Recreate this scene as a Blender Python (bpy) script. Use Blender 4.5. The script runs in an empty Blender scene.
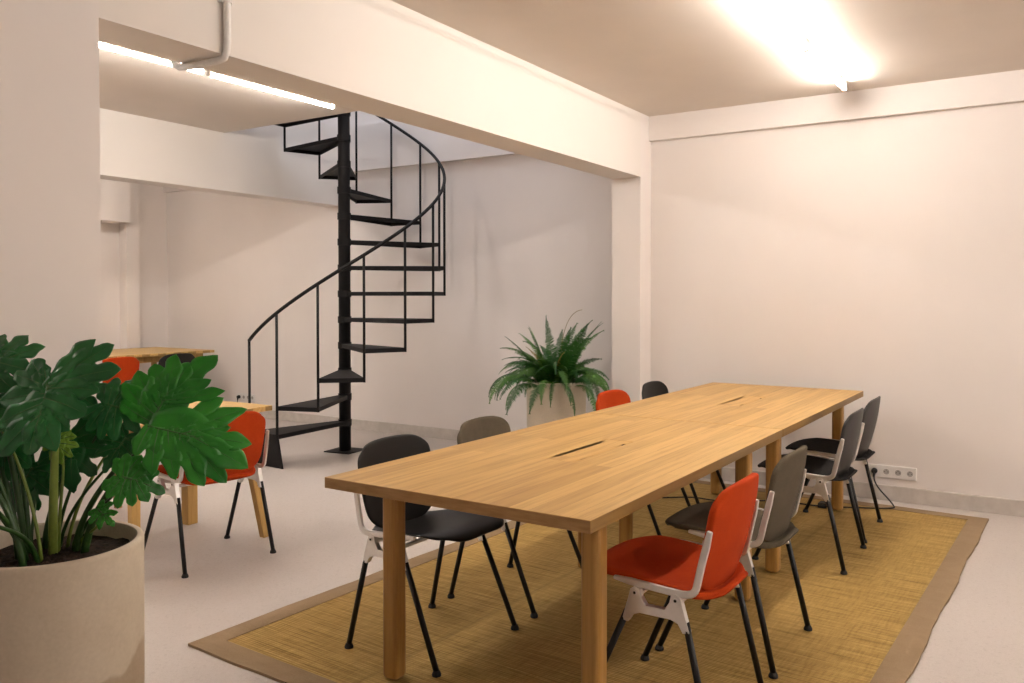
import bpy, bmesh, math, random
from mathutils import Vector, Matrix
C = bpy.context.scene.collection
PI = math.pi
R = math.radians

# ------------------------------------------------------------------ helpers
def link(name, me, mat=None, parent=None):
    o = bpy.data.objects.new(name, me)
    C.objects.link(o)
    if mat: me.materials.append(mat)
    if parent: o.parent = parent
    return o

def obj(name, bm, mat=None, parent=None, smooth=False, bevel=0, seg=2):
    me = bpy.data.meshes.new(name)
    bmesh.ops.recalc_face_normals(bm, faces=bm.faces)
    bm.to_mesh(me); bm.free()
    if smooth:
        for p in me.polygons: p.use_smooth = True
    o = link(name, me, mat, parent)
    if bevel:
        m = o.modifiers.new('bevel', 'BEVEL'); m.width = bevel; m.segments = seg; m.limit_method = 'ANGLE'; m.angle_limit = R(35)
    return o

def tag(o, label=None, cat=None, group=None, kind=None):
    if label: o['label'] = label
    if cat: o['category'] = cat
    if group: o['group'] = group
    if kind: o['kind'] = kind
    return o

def thing(name, label, cat, loc=(0, 0, 0), rz=0, group=None):
    o = bpy.data.objects.new(name, None); C.objects.link(o)
    o.empty_display_size = .1
    o.location = loc; o.rotation_euler = (0, 0, rz)
    return tag(o, label, cat, group)

def copy_tree(o, parent=None):
    c = o.copy(); C.objects.link(c); c.parent = parent
    for ch in list(o.children): copy_tree(ch, c)
    return c

def box(bm, x0, x1, y0, y1, z0, z1):
    v = [bm.verts.new(p) for p in ((x0,y0,z0),(x1,y0,z0),(x1,y1,z0),(x0,y1,z0),(x0,y0,z1),(x1,y0,z1),(x1,y1,z1),(x0,y1,z1))]
    for f in ((0,3,2,1),(4,5,6,7),(0,1,5,4),(1,2,6,5),(2,3,7,6),(3,0,4,7)): bm.faces.new([v[i] for i in f])

def tube(bm, pts, r, n=10, cap=True):
    pts = [Vector(p) for p in pts]
    rs = r if isinstance(r, (list, tuple)) else [r]*len(pts)
    rings = []; ref = None
    for i, p in enumerate(pts):
        t = (pts[min(i+1, len(pts)-1)] - pts[max(i-1, 0)]).normalized()
        if ref is None:
            ref = t.orthogonal().normalized()
        ref = (ref - t*ref.dot(t)).normalized()
        b = t.cross(ref)
        rings.append([bm.verts.new(p + (ref*math.cos(2*PI*k/n) + b*math.sin(2*PI*k/n))*rs[i]) for k in range(n)])
    for a, b in zip(rings, rings[1:]):
        for k in range(n): bm.faces.new((a[k], a[(k+1) % n], b[(k+1) % n], b[k]))
    if cap:
        bm.faces.new(rings[0][::-1]); bm.faces.new(rings[-1])

def bar(bm, pts, w, h, side):
    """rectangular bar swept along pts; w along the vector side, h across"""
    pts = [Vector(p) for p in pts]; side = Vector(side).normalized(); rings = []
    for i, p in enumerate(pts):
        t = (pts[min(i+1, len(pts)-1)] - pts[max(i-1, 0)]).normalized()
        u = t.cross(side).normalized()
        hh = h[i] if isinstance(h, (list, tuple)) else h
        rings.append([bm.verts.new(p + side*(w/2*a) + u*(hh/2*b)) for a, b in ((-1,-1),(1,-1),(1,1),(-1,1))])
    for a, b in zip(rings, rings[1:]):
        for k in range(4): bm.faces.new((a[k], a[(k+1) % 4], b[(k+1) % 4], b[k]))
    bm.faces.new(rings[0][::-1]); bm.faces.new(rings[-1])

def prism(bm, poly, axis, a0, a1):
    """extrude a 2D polygon between a0 and a1 along axis (0:x -> poly is y,z ; 2:z -> poly is x,y)"""
    def P(q, a): return (a, q[0], q[1]) if axis == 0 else ((q[0], a, q[1]) if axis == 1 else (q[0], q[1], a))
    A = [bm.verts.new(P(q, a0)) for q in poly]; B = [bm.verts.new(P(q, a1)) for q in poly]
    n = len(poly)
    fa = bm.faces.new(A[::-1]); fb = bm.faces.new(B)
    for i in range(n): bm.faces.new((A[i], A[(i+1) % n], B[(i+1) % n], B[i]))
    bmesh.ops.triangulate(bm, faces=[fa, fb])

def lathe(bm, prof, n=48, c=(0, 0)):
    rings = []
    for r, z in prof:
        if r < 1e-6: rings.append([bm.verts.new((c[0], c[1], z))])
        else: rings.append([bm.verts.new((c[0]+r*math.cos(2*PI*k/n), c[1]+r*math.sin(2*PI*k/n), z)) for k in range(n)])
    for a, b in zip(rings, rings[1:]):
        for k in range(n):
            k2 = (k+1) % n
            if len(a) == 1 and len(b) == 1: continue
            if len(a) == 1: bm.faces.new((a[0], b[k2], b[k]))
            elif len(b) == 1: bm.faces.new((a[k], a[k2], b[0]))
            else: bm.faces.new((a[k], a[k2], b[k2], b[k]))

def cubic(p0, p1, p2, p3, n):
    out = []
    for i in range(n+1):
        t = i/n; s = 1-t
        out.append(Vector(p0)*s**3 + Vector(p1)*3*s*s*t + Vector(p2)*3*s*t*t + Vector(p3)*t**3)
    return out

# ------------------------------------------------------------------ materials
class NT:
    def __init__(self, name):
        self.m = bpy.data.materials.new(name); self.m.use_nodes = True
        self.t = self.m.node_tree; self.b = self.t.nodes['Principled BSDF']; self.out = self.t.nodes['Material Output']
    def n(self, kind, **kw):
        x = self.t.nodes.new(kind)
        for k, v in kw.items():
            if k in x.inputs: x.inputs[k].default_value = v
            else: setattr(x, k, v)
        return x
    def l(self, a, b): self.t.links.new(a, b)
    def coord(self, scale=(1,1,1), kind='Object', rot=(0,0,0), loc=(0,0,0)):
        tc = self.n('ShaderNodeTexCoord'); mp = self.n('ShaderNodeMapping')
        mp.inputs['Scale'].default_value = scale; mp.inputs['Rotation'].default_value = rot; mp.inputs['Location'].default_value = loc
        self.l(tc.outputs[kind], mp.inputs['Vector']); return mp.outputs['Vector']
    def noise(self, vec, scale, detail=4, rough=.55):
        x = self.n('ShaderNodeTexNoise'); x.inputs['Scale'].default_value = scale; x.inputs['Detail'].default_value = detail; x.inputs['Roughness'].default_value = rough
        self.l(vec, x.inputs['Vector']); return x.outputs['Fac']
    def ramp(self, fac, stops):
        x = self.n('ShaderNodeValToRGB'); r = x.color_ramp
        while len(r.elements) < len(stops): r.elements.new(.5)
        for e, (p, c) in zip(r.elements, stops): e.position = p; e.color = (*c, 1)
        self.l(fac, x.inputs['Fac']); return x.outputs['Color']
    def mix(self, fac, a, b, mode='MIX'):
        x = self.n('ShaderNodeMix'); x.data_type = 'RGBA'; x.blend_type = mode
        for s, v in ((0, fac), (6, a), (7, b)):
            if isinstance(v, (int, float)): x.inputs[s].default_value = v
            elif isinstance(v, tuple): x.inputs[s].default_value = (*v, 1)
            else: self.l(v, x.inputs[s])
        return x.outputs[2]
    def base(self, c):
        if isinstance(c, tuple): self.b.inputs['Base Color'].default_value = (*c, 1)
        else: self.l(c, self.b.inputs['Base Color'])
    def bump(self, h, strength=.2, dist=.01):
        x = self.n('ShaderNodeBump'); x.inputs['Strength'].default_value = strength; x.inputs['Distance'].default_value = dist
        self.l(h, x.inputs['Height']); self.l(x.outputs['Normal'], self.b.inputs['Normal'])
    def set(self, rough=.5, metal=0, spec=.5):
        self.b.inputs['Roughness'].default_value = rough; self.b.inputs['Metallic'].default_value = metal
        self.b.inputs['Specular IOR Level'].default_value = spec

def paint(name, c, var=.05, rough=.75, bump=.08):
    m = NT(name); v = m.coord()
    f = m.noise(v, 1.3, 5); f2 = m.noise(v, 38, 4)
    d = tuple(x*(1-var) for x in c)
    m.base(m.ramp(f, [(.3, d), (.7, c)])); m.set(rough, 0, .25); m.bump(f2, bump, .004); return m.m

def plain(name, c, rough=.5, metal=0, spec=.5, var=.08, scale=60, bump=.05):
    m = NT(name); v = m.coord(); f = m.noise(v, scale, 4)
    m.base(m.ramp(f, [(.3, tuple(x*(1-var) for x in c)), (.7, c)])); m.set(rough, metal, spec)
    if bump: m.bump(f, bump, .002)
    return m.m

def fabric(name, c, c2, rough=.95, scale=420):
    m = NT(name); v = m.coord()
    f = m.noise(v, scale, 3, .7); g = m.noise(v, 22, 4)
    a = m.ramp(f, [(.3, c2), (.65, c)])
    m.base(m.mix(.3, a, m.ramp(g, [(.3, c2), (.7, c)]))); m.set(rough, 0, .15)
    m.bump(f, .5, .002); return m.m

def wood(name, tint=(1,1,1), row=.075, length=1.1, axis='x', even=0):
    m = NT(name)
    rot = {'x': (0,0,0), 'y': (0,0,R(90)), 'z': (0,R(90),0)}[axis]
    v = m.coord(rot=rot)
    br = m.n('ShaderNodeTexBrick'); br.offset = .37; br.squash = 1
    br.inputs['Scale'].default_value = 1; br.inputs['Brick Width'].default_value = length; br.inputs['Row Height'].default_value = row
    br.inputs['Mortar Size'].default_value = 0.0006; br.inputs['Mortar Smooth'].default_value = .2; br.inputs['Bias'].default_value = 0
    c1 = tuple(a*b for a, b in zip((.62,.39,.13), tint)); c2 = tuple(a*b for a, b in zip((.47,.275,.082), tint))
    c2 = tuple(q+(p-q)*even for p, q in zip(c1, c2))
    br.inputs['Color1'].default_value = (*c1,1); br.inputs['Color2'].default_value = (*c2,1)
    br.inputs['Mortar'].default_value = (*[x*.6 for x in c2],1)
    m.l(v, br.inputs['Vector'])
    mp = m.n('ShaderNodeMapping'); mp.inputs['Scale'].default_value = (1.6, 34, 34); m.l(v, mp.inputs['Vector'])
    g = m.noise(mp.outputs['Vector'], 1.6, 6, .62)
    mp2 = m.n('ShaderNodeMapping'); mp2.inputs['Scale'].default_value = (.9, 9, 9); m.l(v, mp2.inputs['Vector'])
    g2 = m.noise(mp2.outputs['Vector'], 1.5, 3)
    grain = m.ramp(g, [(.28, (.66,.60,.52)), (.55, (1,1,1)), (.8, (1.0,1.0,1.0))])
    streak = m.ramp(g2, [(.3, (.88,.85,.80)), (.6, (1,1,1))])
    c = m.mix(.8, br.outputs['Color'], grain, 'MULTIPLY'); c = m.mix(.85, c, streak, 'MULTIPLY')
    m.base(c); m.set(.42, 0, .35); m.bump(g, .10, .002); return m.m

M = {}
WALLC = (.81, .755, .72)
M['wall'] = paint('warm_white_plaster', WALLC)
M['ceiling'] = paint('ceiling_paint', (.74,.67,.60), .08, .85, .12)
M['white_metal'] = plain('white_enamel', (.8,.78,.75), .4)
M['beam'] = paint('beam_paint', (.80,.75,.70), .04)
def floor_mat():
    m = NT('pale_terrazzo'); v = m.coord()
    vo = m.n('ShaderNodeTexVoronoi'); vo.inputs['Scale'].default_value = 110; m.l(v, vo.inputs['Vector'])
    sp = m.ramp(vo.outputs['Color'], [(0, (.38,.335,.30)), (.25, (.53,.475,.44)), (.8, (.58,.53,.495))])
    f = m.noise(v, .9, 6); f3 = m.noise(v, 260, 2)
    c = m.mix(.55, m.ramp(f, [(.3, (.50,.445,.41)), (.7, (.575,.52,.485))]), sp)
    c = m.mix(.25, c, m.ramp(f3, [(.35, (.38,.335,.30)), (.6, (.61,.56,.525))]))
    m.base(c); m.set(.42, 0, .35); m.bump(f3, .03, .002); return m.m
M['floor'] = floor_mat()
def baseboard_mat():
    m = NT('grey_stone_skirting'); v = m.coord(); f = m.noise(v, 14, 6); 
    m.base(m.ramp(f, [(.3, (.50,.455,.41)), (.7, (.60,.555,.51))])); m.set(.5, 0, .3); return m.m
M['base'] = baseboard_mat()
M['oak'] = wood('oak_staves_lengthwise', row=.066, length=1.05)
def oak_edge():
    m = NT('oak_end_grain'); v = m.coord(scale=(20, 9, 60)); f = m.noise(v, 1.2, 5, .6)
    m.base(m.ramp(f, [(.3, (.30,.165,.062)), (.7, (.42,.245,.10))])); m.set(.5, 0, .3); return m.m
M['oak_end'] = oak_edge()
M['oak_hatch'] = wood('oak_hatch', (1.0,.98,.93), .12, 1.2)
M['oak_leg'] = wood('oak_leg', (.74,.66,.56), .4, 3, 'z')
M['oak_pale'] = wood('pale_oak_top', (1.0,1.04,1.15), .09, 1.4, 'y', .75)
M['oak_pale_leg'] = wood('pale_oak_leg', (.95,.96,1.0), .4, 3, 'z')
M['slot'] = plain('black_tray', (.012,.012,.012), .7)
M['black_plastic'] = plain('black_moulded_plastic', (.006,.0052,.005), .42, 0, .32, .1, 90, .06)
M['dark_grey'] = fabric('charcoal_fabric', (.035,.031,.030), (.02,.018,.018))
M['back_grey'] = plain('charcoal_plastic', (.024,.021,.020), .45, 0, .35, .1, 200, .1)
M['khaki'] = fabric('grey_brown_fabric', (.125,.10,.068), (.07,.056,.038))
M['red'] = fabric('orange_red_fabric', (.47,.052,.006), (.34,.029,.003))
M['alu'] = plain('cast_aluminium', (.80,.78,.76), .33, .85, .5, .05, 40, .03)
M['black_metal'] = plain('black_leg_enamel', (.005,.0045,.005), .42, 0, .35, .05, 80, 0)
M['steel'] = plain('blackened_stair_steel', (.008,.007,.0075), .6, 0, .22, .25, 12, .08)
M['glide'] = plain('black_rubber', (.01,.01,.01), .7)
M['white_plastic'] = plain('white_plastic', (.80,.77,.74), .35)
M['socket_hole'] = plain('socket_recess', (.42,.39,.37), .5)
M['pipe'] = plain('white_painted_conduit', (.86,.83,.80), .45)
def emit(name, c, s):
    m = NT(name); m.base((.9,.9,.9)); m.b.inputs['Emission Color'].default_value = (*c,1); m.b.inputs['Emission Strength'].default_value = s; return m.m
M['tube'] = emit('lit_tube', (1.0, .925, .855), 62)
def rug_mat():
    m = NT('woven_seagrass'); v = m.coord()
    w = m.n('ShaderNodeTexWave'); w.bands_direction = 'X'; w.inputs['Scale'].default_value = 26; w.inputs['Distortion'].default_value = 1.2; w.inputs['Detail'].default_value = 3; w.inputs['Detail Scale'].default_value = 2
    m.l(v, w.inputs['Vector'])
    w2 = m.n('ShaderNodeTexWave'); w2.bands_direction = 'Y'; w2.inputs['Scale'].default_value = 60; w2.inputs['Distortion'].default_value = 1.0; m.l(v, w2.inputs['Vector'])
    mp = m.n('ShaderNodeMapping'); mp.inputs['Scale'].default_value = (60, 2.2, 1); m.l(v, mp.inputs['Vector'])
    f = m.noise(mp.outputs['Vector'], 1.5, 4, .6)
    mp3 = m.n('ShaderNodeMapping'); mp3.inputs['Scale'].default_value = (6, 60, 1); m.l(v, mp3.inputs['Vector'])
    f2 = m.noise(mp3.outputs['Vector'], 1.5, 3, .6)
    g = m.noise(v, 2.2, 4)
    c = m.ramp(f, [(.28, (.26,.165,.045)), (.5, (.47,.305,.095)), (.75, (.62,.43,.155))])
    c = m.mix(.5, c, m.ramp(f2, [(.3, (.55,.5,.4)), (.6, (1,1,1))]), 'MULTIPLY')
    c = m.mix(.35, c, m.ramp(w.outputs['Fac'], [(.0, (.5,.45,.35)), (.4, (1,1,1))]), 'MULTIPLY')
    c = m.mix(.4, c, m.ramp(g, [(.3, (.8,.78,.7)), (.7, (1,1,1))]), 'MULTIPLY')
    # lengthwise joins between the three woven strips
    sx = m.n('ShaderNodeSeparateXYZ'); m.l(v, sx.inputs['Vector'])
    mo = m.n('ShaderNodeMath', operation='PINGPONG'); mo.inputs[1].default_value = .385; m.l(sx.outputs['Y'], mo.inputs[0])
    c = m.mix(m.ramp(mo.outputs[0], [(0, (.45,.45,.45)), (.02, (0,0,0))]), c, (.20,.13,.04))
    m.base(c); m.set(.75, 0, .2)
    hs = m.n('ShaderNodeMath', operation='ADD'); m.l(w.outputs['Fac'], hs.inputs[0]); m.l(w2.outputs['Fac'], hs.inputs[1])
    m.bump(hs.outputs[0], .5, .004); return m.m
M['rug'] = rug_mat()
def border_mat():
    m = NT('brown_cotton_binding'); v = m.coord()
    f = m.noise(v, 500, 2, .7); g = m.noise(v, 7, 4)
    c = m.mix(.5, m.ramp(f, [(.3, (.20,.135,.075)), (.7, (.33,.24,.145))]), m.ramp(g, [(.3, (.24,.165,.095)), (.7, (.31,.22,.135))]))
    m.base(c); m.set(.9, 0, .15); m.bump(g, .5, .02); return m.m
M['border'] = border_mat()
def pot_mat(dark_foot):
    m = NT('sand_coloured_pot_clay' if dark_foot else 'pale_stone_pot'); v = m.coord()
    f = m.noise(v, 5, 6); f2 = m.noise(v, 90, 4)
    c = m.ramp(f, [(.3, (.50,.42,.315)), (.7, (.585,.50,.385))])
    c = m.mix(.2, c, m.ramp(f2, [(.3, (.40,.33,.24)), (.7, (.64,.56,.44))]))
    if dark_foot:   # darker foot of the pot with a wavy upper edge
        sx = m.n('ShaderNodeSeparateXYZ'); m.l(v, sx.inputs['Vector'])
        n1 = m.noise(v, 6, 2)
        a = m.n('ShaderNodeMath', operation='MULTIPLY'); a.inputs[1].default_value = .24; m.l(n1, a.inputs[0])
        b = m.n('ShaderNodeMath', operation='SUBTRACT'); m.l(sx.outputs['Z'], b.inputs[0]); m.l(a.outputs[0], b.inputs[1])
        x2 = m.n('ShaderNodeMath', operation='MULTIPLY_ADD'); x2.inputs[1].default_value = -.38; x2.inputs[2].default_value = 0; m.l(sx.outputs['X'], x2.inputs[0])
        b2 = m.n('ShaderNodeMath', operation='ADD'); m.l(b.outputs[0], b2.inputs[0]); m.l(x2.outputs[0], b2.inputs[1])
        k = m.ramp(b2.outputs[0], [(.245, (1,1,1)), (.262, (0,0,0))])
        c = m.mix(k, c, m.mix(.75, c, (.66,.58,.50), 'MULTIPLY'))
    m.base(c); m.set(.55, 0, .3); m.bump(f2, .08, .003); return m.m
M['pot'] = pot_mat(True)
M['pot2'] = pot_mat(False)
def soil_mat():
    m = NT('dark_soil'); v = m.coord(); f = m.noise(v, 60, 6, .7)
    m.base(m.ramp(f, [(.35, (.008,.005,.004)), (.55, (.035,.02,.012)), (.75, (.10,.06,.04))])); m.set(.95, 0, .2); m.bump(f, 1, .02); return m.m
M['soil'] = soil_mat()
def leaf_mat(name, a, b, rough=.35, spec=.5, trans=.12):
    m = NT(name); v = m.coord(); f = m.noise(v, 9, 4)
    m.base(m.ramp(f, [(.3, a), (.7, b)])); m.set(rough, 0, spec)
    m.b.inputs['Subsurface Weight'].default_value = 0
    tr = m.n('ShaderNodeBsdfTranslucent'); tr.inputs['Color'].default_value = (b[0]*1.6, b[1]*1.6, b[2], 1)
    mx = m.n('ShaderNodeMixShader'); mx.inputs[0].default_value = trans
    m.l(m.b.outputs[0], mx.inputs[1]); m.l(tr.outputs[0], mx.inputs[2]); m.l(mx.outputs[0], m.out.inputs['Surface']); return m.m
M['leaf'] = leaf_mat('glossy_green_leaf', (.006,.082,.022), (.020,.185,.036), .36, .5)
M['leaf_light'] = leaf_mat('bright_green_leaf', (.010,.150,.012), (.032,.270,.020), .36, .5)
M['leaf_young'] = leaf_mat('young_leaf', (.12,.28,.02), (.2,.38,.04))
M['vein'] = plain('leaf_vein', (.06,.17,.04), .45, 0, .4, .2, 30, 0)
M['petiole'] = plain('petiole_green', (.025,.085,.012), .4, 0, .5, .3, 25, 0)
M['petiole_pale'] = plain('petiole_yellow_green', (.20,.28,.045), .4, 0, .5, .3, 25, 0)
M['fern'] = leaf_mat('fern_green', (.006,.045,.005), (.022,.10,.012), .5, .35, .15)
M['fern_light'] = leaf_mat('fern_light_green', (.035,.11,.015), (.07,.17,.03), .5, .35, .15)
M['fern_dry'] = leaf_mat('fern_dry', (.16,.11,.02), (.25,.17,.04), .7, .2, .1)

# ------------------------------------------------------------------ the setting
def struct(name, boxes, mat, bevel=0):
    bm = bmesh.new()
    for b in boxes: box(bm, *b)
    o = obj(name, bm, M[mat], bevel=bevel); o['kind'] = 'structure'; return o

XR, XS, XC0 = 5.94, 6.26, 5.745       # right wall, stair wall, pillar face
YB0, YB1 = 2.568, 2.80                # big beam front and back
YC0, YC1 = 6.10, 6.32                 # second beam
ZC, ZC2 = 2.70, 2.776
struct('floor', [(-3, 6.6, -3.5, 9.3, -.1, 0)], 'floor')
struct('ceiling', [(-3, 6.6, -3.5, YB1, ZC, 3.05)], 'ceiling')
struct('ceiling_rear', [(-3, 4.82, YB1, YC0, ZC2, 3.05), (4.82, 6.6, YB1, 3.45, ZC2, 3.05), (-3, 6.6, YC1-.02, 9.3, ZC2, 3.05)], 'ceiling')
struct('wall_right', [(XR, 6.6, -3.5, YB1, 0, ZC)], 'wall')
struct('wall_stair', [(XS, 6.6, YB1, 9.3, 0, 5.2)], 'wall')
struct('wall_far', [(-3, XS, 9.0, 9.3, 0, ZC2)], 'wall')
struct('wall_left', [(-3.3, -3, -3.5, 9.3, 0, 3.05)], 'wall')
struct('wall_behind', [(-3.3, 6.6, -3.8, -3.5, 0, 3.05)], 'wall')
# upper storey seen through the stair opening
struct('wall_upper', [(4.5, XS, YC0, 6.5, 3.06, 5.2), (4.3, 4.82, 3.2, 6.5, 3.05, 5.2), (4.5, XS, 3.2, 3.45, 3.05, 5.2)], 'wall')
struct('ceiling_upper', [(4.3, 6.6, 3.2, 6.5, 5.2, 5.3)], 'ceiling')
# beams and pillars
struct('trim_1', [(-3, XC0, YB0, YB1, 2.228, ZC)], 'beam')
struct('trim_2', [(-3, 4.82, YC0, YC1, 2.27, ZC2), (4.82, XS, YC0, YC1, 2.27, 3.06)], 'beam')
struct('trim_3', [(XC0, XR+.02, YB0, YB1, 0, ZC)], 'wall')                    # pillar at the end of the beam
struct('trim_4', [(.98, 1.53, 2.54, 2.86, 0, ZC)], 'wall')                   # pillar at the left
struct('trim_5', [(XR-.045, XR+.02, -3.5, YB0, 2.516, ZC)], 'wall')           # ledge along the top of the right wall
struct('trim_6', [(XS-.045, XS+.02, YB1, YC0, 2.60, 3.05), (XS-.045, XS+.02, YC1, 9.0, 2.60, ZC2)], 'wall')
struct('trim_7', [(5.64, 5.80, 8.86, 9.01, 0, ZC2)], 'wall')                  # flat pilaster on the far wall
struct('trim_8', [(2, 5.60, 8.72, 9.01, 2.18, ZC2)], 'wall')
bh = .1
struct('baseboard_right', [(XR-.014, XR+.01, -3.5, YB0, 0, bh), (XC0-.012, XR, YB0-.012, YB0, 0, bh), (XC0-.012, XC0, YB0, YB1, 0, bh)], 'base', .004)
struct('baseboard_stair', [(XS-.014, XS+.01, YB1, 9.0, 0, bh)], 'base', .004)
struct('baseboard_far', [(-3, XS, 8.985, 9.01, 0, bh)], 'base', .004)
struct('baseboard_pillar', [(.966, 1.544, 2.526, 2.54, 0, bh), (1.53, 1.544, 2.54, 2.86, 0, bh)], 'base', .004)

# ------------------------------------------------------------------ tubes of light
def tube_light(x0, x1, y, zc, label, group):
    t = thing('ceiling_tube_light', label, 'ceiling light', ((x0+x1)/2, y, zc), 0, group)
    h = (x1-x0)/2
    bm = bmesh.new(); box(bm, -h, h, -.011, .011, -.022, 0)
    obj('batten', bm, M['white_metal'], t, bevel=.002)
    bm = bmesh.new(); tube(bm, [(-h+.018,0,-.05),(h-.018,0,-.05)], .0125, 14)
    obj('tube', bm, M['tube'], t, smooth=False)
    for s in (-1, 1):
        bm = bmesh.new(); box(bm, s*(h-.009)-.009, s*(h-.009)+.009, -.014, .014, -.064, -.018)
        obj('end_holder', bm, M['white_plastic'], t, bevel=.004)
    return t
tube_light(4.60, 5.60, 1.11, ZC, 'lit tube light on the ceiling, the one ending nearest the big blank right wall', 'tube lights over the long table')
tube_light(3.58, 4.585, 1.11, ZC, 'lit tube light over the long table, cut by the top edge of the photo', 'tube lights over the long table')
tube_light(3.375, 4.47, 4.43, ZC2, 'lit tube light behind the beam, the one ending by the spiral staircase', 'tube lights behind the beam')
tube_light(2.26, 3.355, 4.43, ZC2, 'lit tube light behind the beam, cut off by the left pillar', 'tube lights behind the beam')
# the row over the long table goes on outside the frame
for i, x in enumerate((2.56,)):
    tube_light(x, x+1.005, 1.11, ZC, 'lit tube light continuing the row over the long table', 'tube lights outside the frame')
for i, x in enumerate((.7, 1.9, 3.1, 4.3)):  # unseen second row, added to brighten the right wall and left pillar
    tube_light(x, x+1.2, -1.7, ZC, 'lit tube light of an added second row, unseen to the right of the frame', 'tube lights outside the frame')
for x in (1.2, .1, -1.0):  # unseen tubes added to brighten the space behind the beam
    tube_light(x, x+1.05, 4.43, ZC2, 'added unseen tube light continuing the row behind the beam', 'tube lights outside the frame')
for x in (1.7, 2.8, 3.9):
    tube_light(x, x+1.09, 7.25, ZC2, 'lit tube light over the rear room, hidden by the second beam', 'tube lights of the rear room')

# conduit running down the beam and back up to the light
bm = bmesh.new()
p = [(2.03,2.55,2.695),(2.03,2.55,2.5),(2.03,2.55,2.27),(2.028,2.552,2.235),(2.026,2.562,2.215),(2.022,2.585,2.208),(2.02,2.65,2.208),(2.015,2.76,2.208),(2.01,2.80,2.21),(2.008,2.825,2.222),(2.006,2.835,2.25),(2.005,2.836,2.3),(2.005,2.836,2.77)]
tube(bm, p, .0135, 12)
con = obj('ceiling_conduit_pipe', bm, M['pipe'], smooth=True)
tag(con, 'white painted conduit pipe bending under the big ceiling beam', 'pipe')
for q in ((2.03,2.55,2.42),(2.03,2.55,2.62)):
    bm = bmesh.new(); tube(bm, [(q[0],q[1],q[2]-.008),(q[0],q[1],q[2]+.008)], .018, 14); box(bm, q[0]-.03, q[0]+.03, q[1]+.008, YB0, q[2]-.007, q[2]+.007)
    obj('pipe_clip', bm, M['pipe'], con)

# ------------------------------------------------------------------ rug
def rug():
    rx, ry, L, W, ang = 1.90, .456, 3.836, 2.306, R(-2.36)
    t = thing('rug', 'golden woven straw rug with brown fabric border under the long table', 'rug', (rx, ry, 0), ang)
    b = .10; z0, z1 = 0.0005, .010
    bm = bmesh.new(); box(bm, b-.01, L-b+.01, b-.01, W-b+.01, z0, z1)
    obj('woven_mat', bm, M['rug'], t)
    rnd = random.Random(5)
    def edge(a0, a1, horiz, const, sgn, n=40):
        """outer edge with a slight ripple"""
        out = []
        ph = rnd.uniform(0, 6)
        for i in range(n+1):
            s = i/n; a = a0 + (a1-a0)*s
            w = .005*math.sin(ph + a*7) + .002*math.sin(a*23+ph*2)
            w *= min(1, 6*s, 6*(1-s))
            out.append((a, const+sgn*w) if horiz else (const+sgn*w, a))
        return out
    outer = [edge(0, L, True, 0, -1), edge(0, W, False, L, 1), edge(L, 0, True, W, 1), edge(W, 0, False, 0, -1)]
    inner = [[(b + (L-2*b)*i/40, b) for i in range(41)], [(L-b, b+(W-2*b)*i/40) for i in range(41)], [(L-b-(L-2*b)*i/40, W-b) for i in range(41)], [(b, W-b-(W-2*b)*i/40) for i in range(41)]]
    for o_, i_ in zip(outer, inner):
        bm = bmesh.new(); rows = []
        for (a, c) in zip(o_, i_):
            rows.append([bm.verts.new((*a, z0)), bm.verts.new((*a, z1+.001)), bm.verts.new(((a[0]+c[0])/2, (a[1]+c[1])/2, z1+.0035)), bm.verts.new((*c, z1+.0025)), bm.verts.new((*c, z0))])
        for r0, r1 in zip(rows, rows[1:]):
            for k in range(5): bm.faces.new((r0[k], r0[(k+1) % 5], r1[(k+1) % 5], r1[k]))
        bm.faces.new(rows[0]); bm.faces.new(rows[-1][::-1])
        tag(obj('border', bm, M['border'], t), 'brown fabric binding of the rug')
rug()
RZ = .0125

# ------------------------------------------------------------------ chairs
def interp(tab, x):
    for (x0, *a), (x1, *b) in zip(tab, tab[1:]):
        if x <= x1:
            t = (x-x0)/(x1-x0); t = max(0, t); 
            return [p+(q-p)*t for p, q in zip(a, b)]
    return list(tab[-1][1:])
SEAT = [(-1,-.207,.447),(-.93,-.204,.433),(-.82,-.184,.424),(-.6,-.140,.423),(-.3,-.072,.430),(0,0,.440),(.3,.072,.450),(.6,.145,.459),(.85,.208,.456),(1,.248,.440)]
def spread(n): return [math.sin(PI/2*.8*(-1+2*i/n))/math.sin(PI/2*.8) for i in range(n+1)]
def seat_bm():
    bm = bmesh.new(); A = spread(12); B = spread(18); g = []
    for b in B:
        row = []
        for a in A:
            if b > 0: bb = b*math.sqrt(1-.34*a**6); aa = a*math.sqrt(1-.40*b**6)
            else: bb = b*math.sqrt(1-.26*a**4); aa = a*math.sqrt(1-.62*b**4)
            y, z = interp(SEAT, bb)
            mid = max(0, 1-abs(b+.1)**2.2)
            z += .018*abs(a)**3*mid + .006*(1-a*a)*max(0, b)   # raised sides, gentle crown in front
            row.append(bm.verts.new((aa*(.222 - .016*max(0, -b)), y, z)))
        g.append(row)
    for r0, r1 in zip(g, g[1:]):
        for i in range(len(A)-1): bm.faces.new((r0[i], r0[i+1], r1[i+1], r1[i]))
    return bm
def back_bm():
    bm = bmesh.new(); A = spread(12); Z = spread(12); g = []
    for c in Z:
        row = []
        for a in A:
            k = .34 if c > 0 else .42
            aa = a*math.sqrt(1-k*abs(c)**(9 if c > 0 else 6)); cc = c*math.sqrt(1-(.26 if c > 0 else .30)*a**8)
            z = .594 + cc*.160 + (.010*(1-a*a) if c > 0 else -.012*(1-a*a))*abs(c)
            y = -.200 - .037*cc + .012*cc*cc + .034*aa*aa
            row.append(bm.verts.new((aa*(.214 + .003*c), y-.010, z)))
        g.append(row)
    for r0, r1 in zip(g, g[1:]):
        for i in range(len(A)-1): bm.faces.new((r0[i], r0[i+1], r1[i+1], r1[i]))
    return bm
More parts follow.
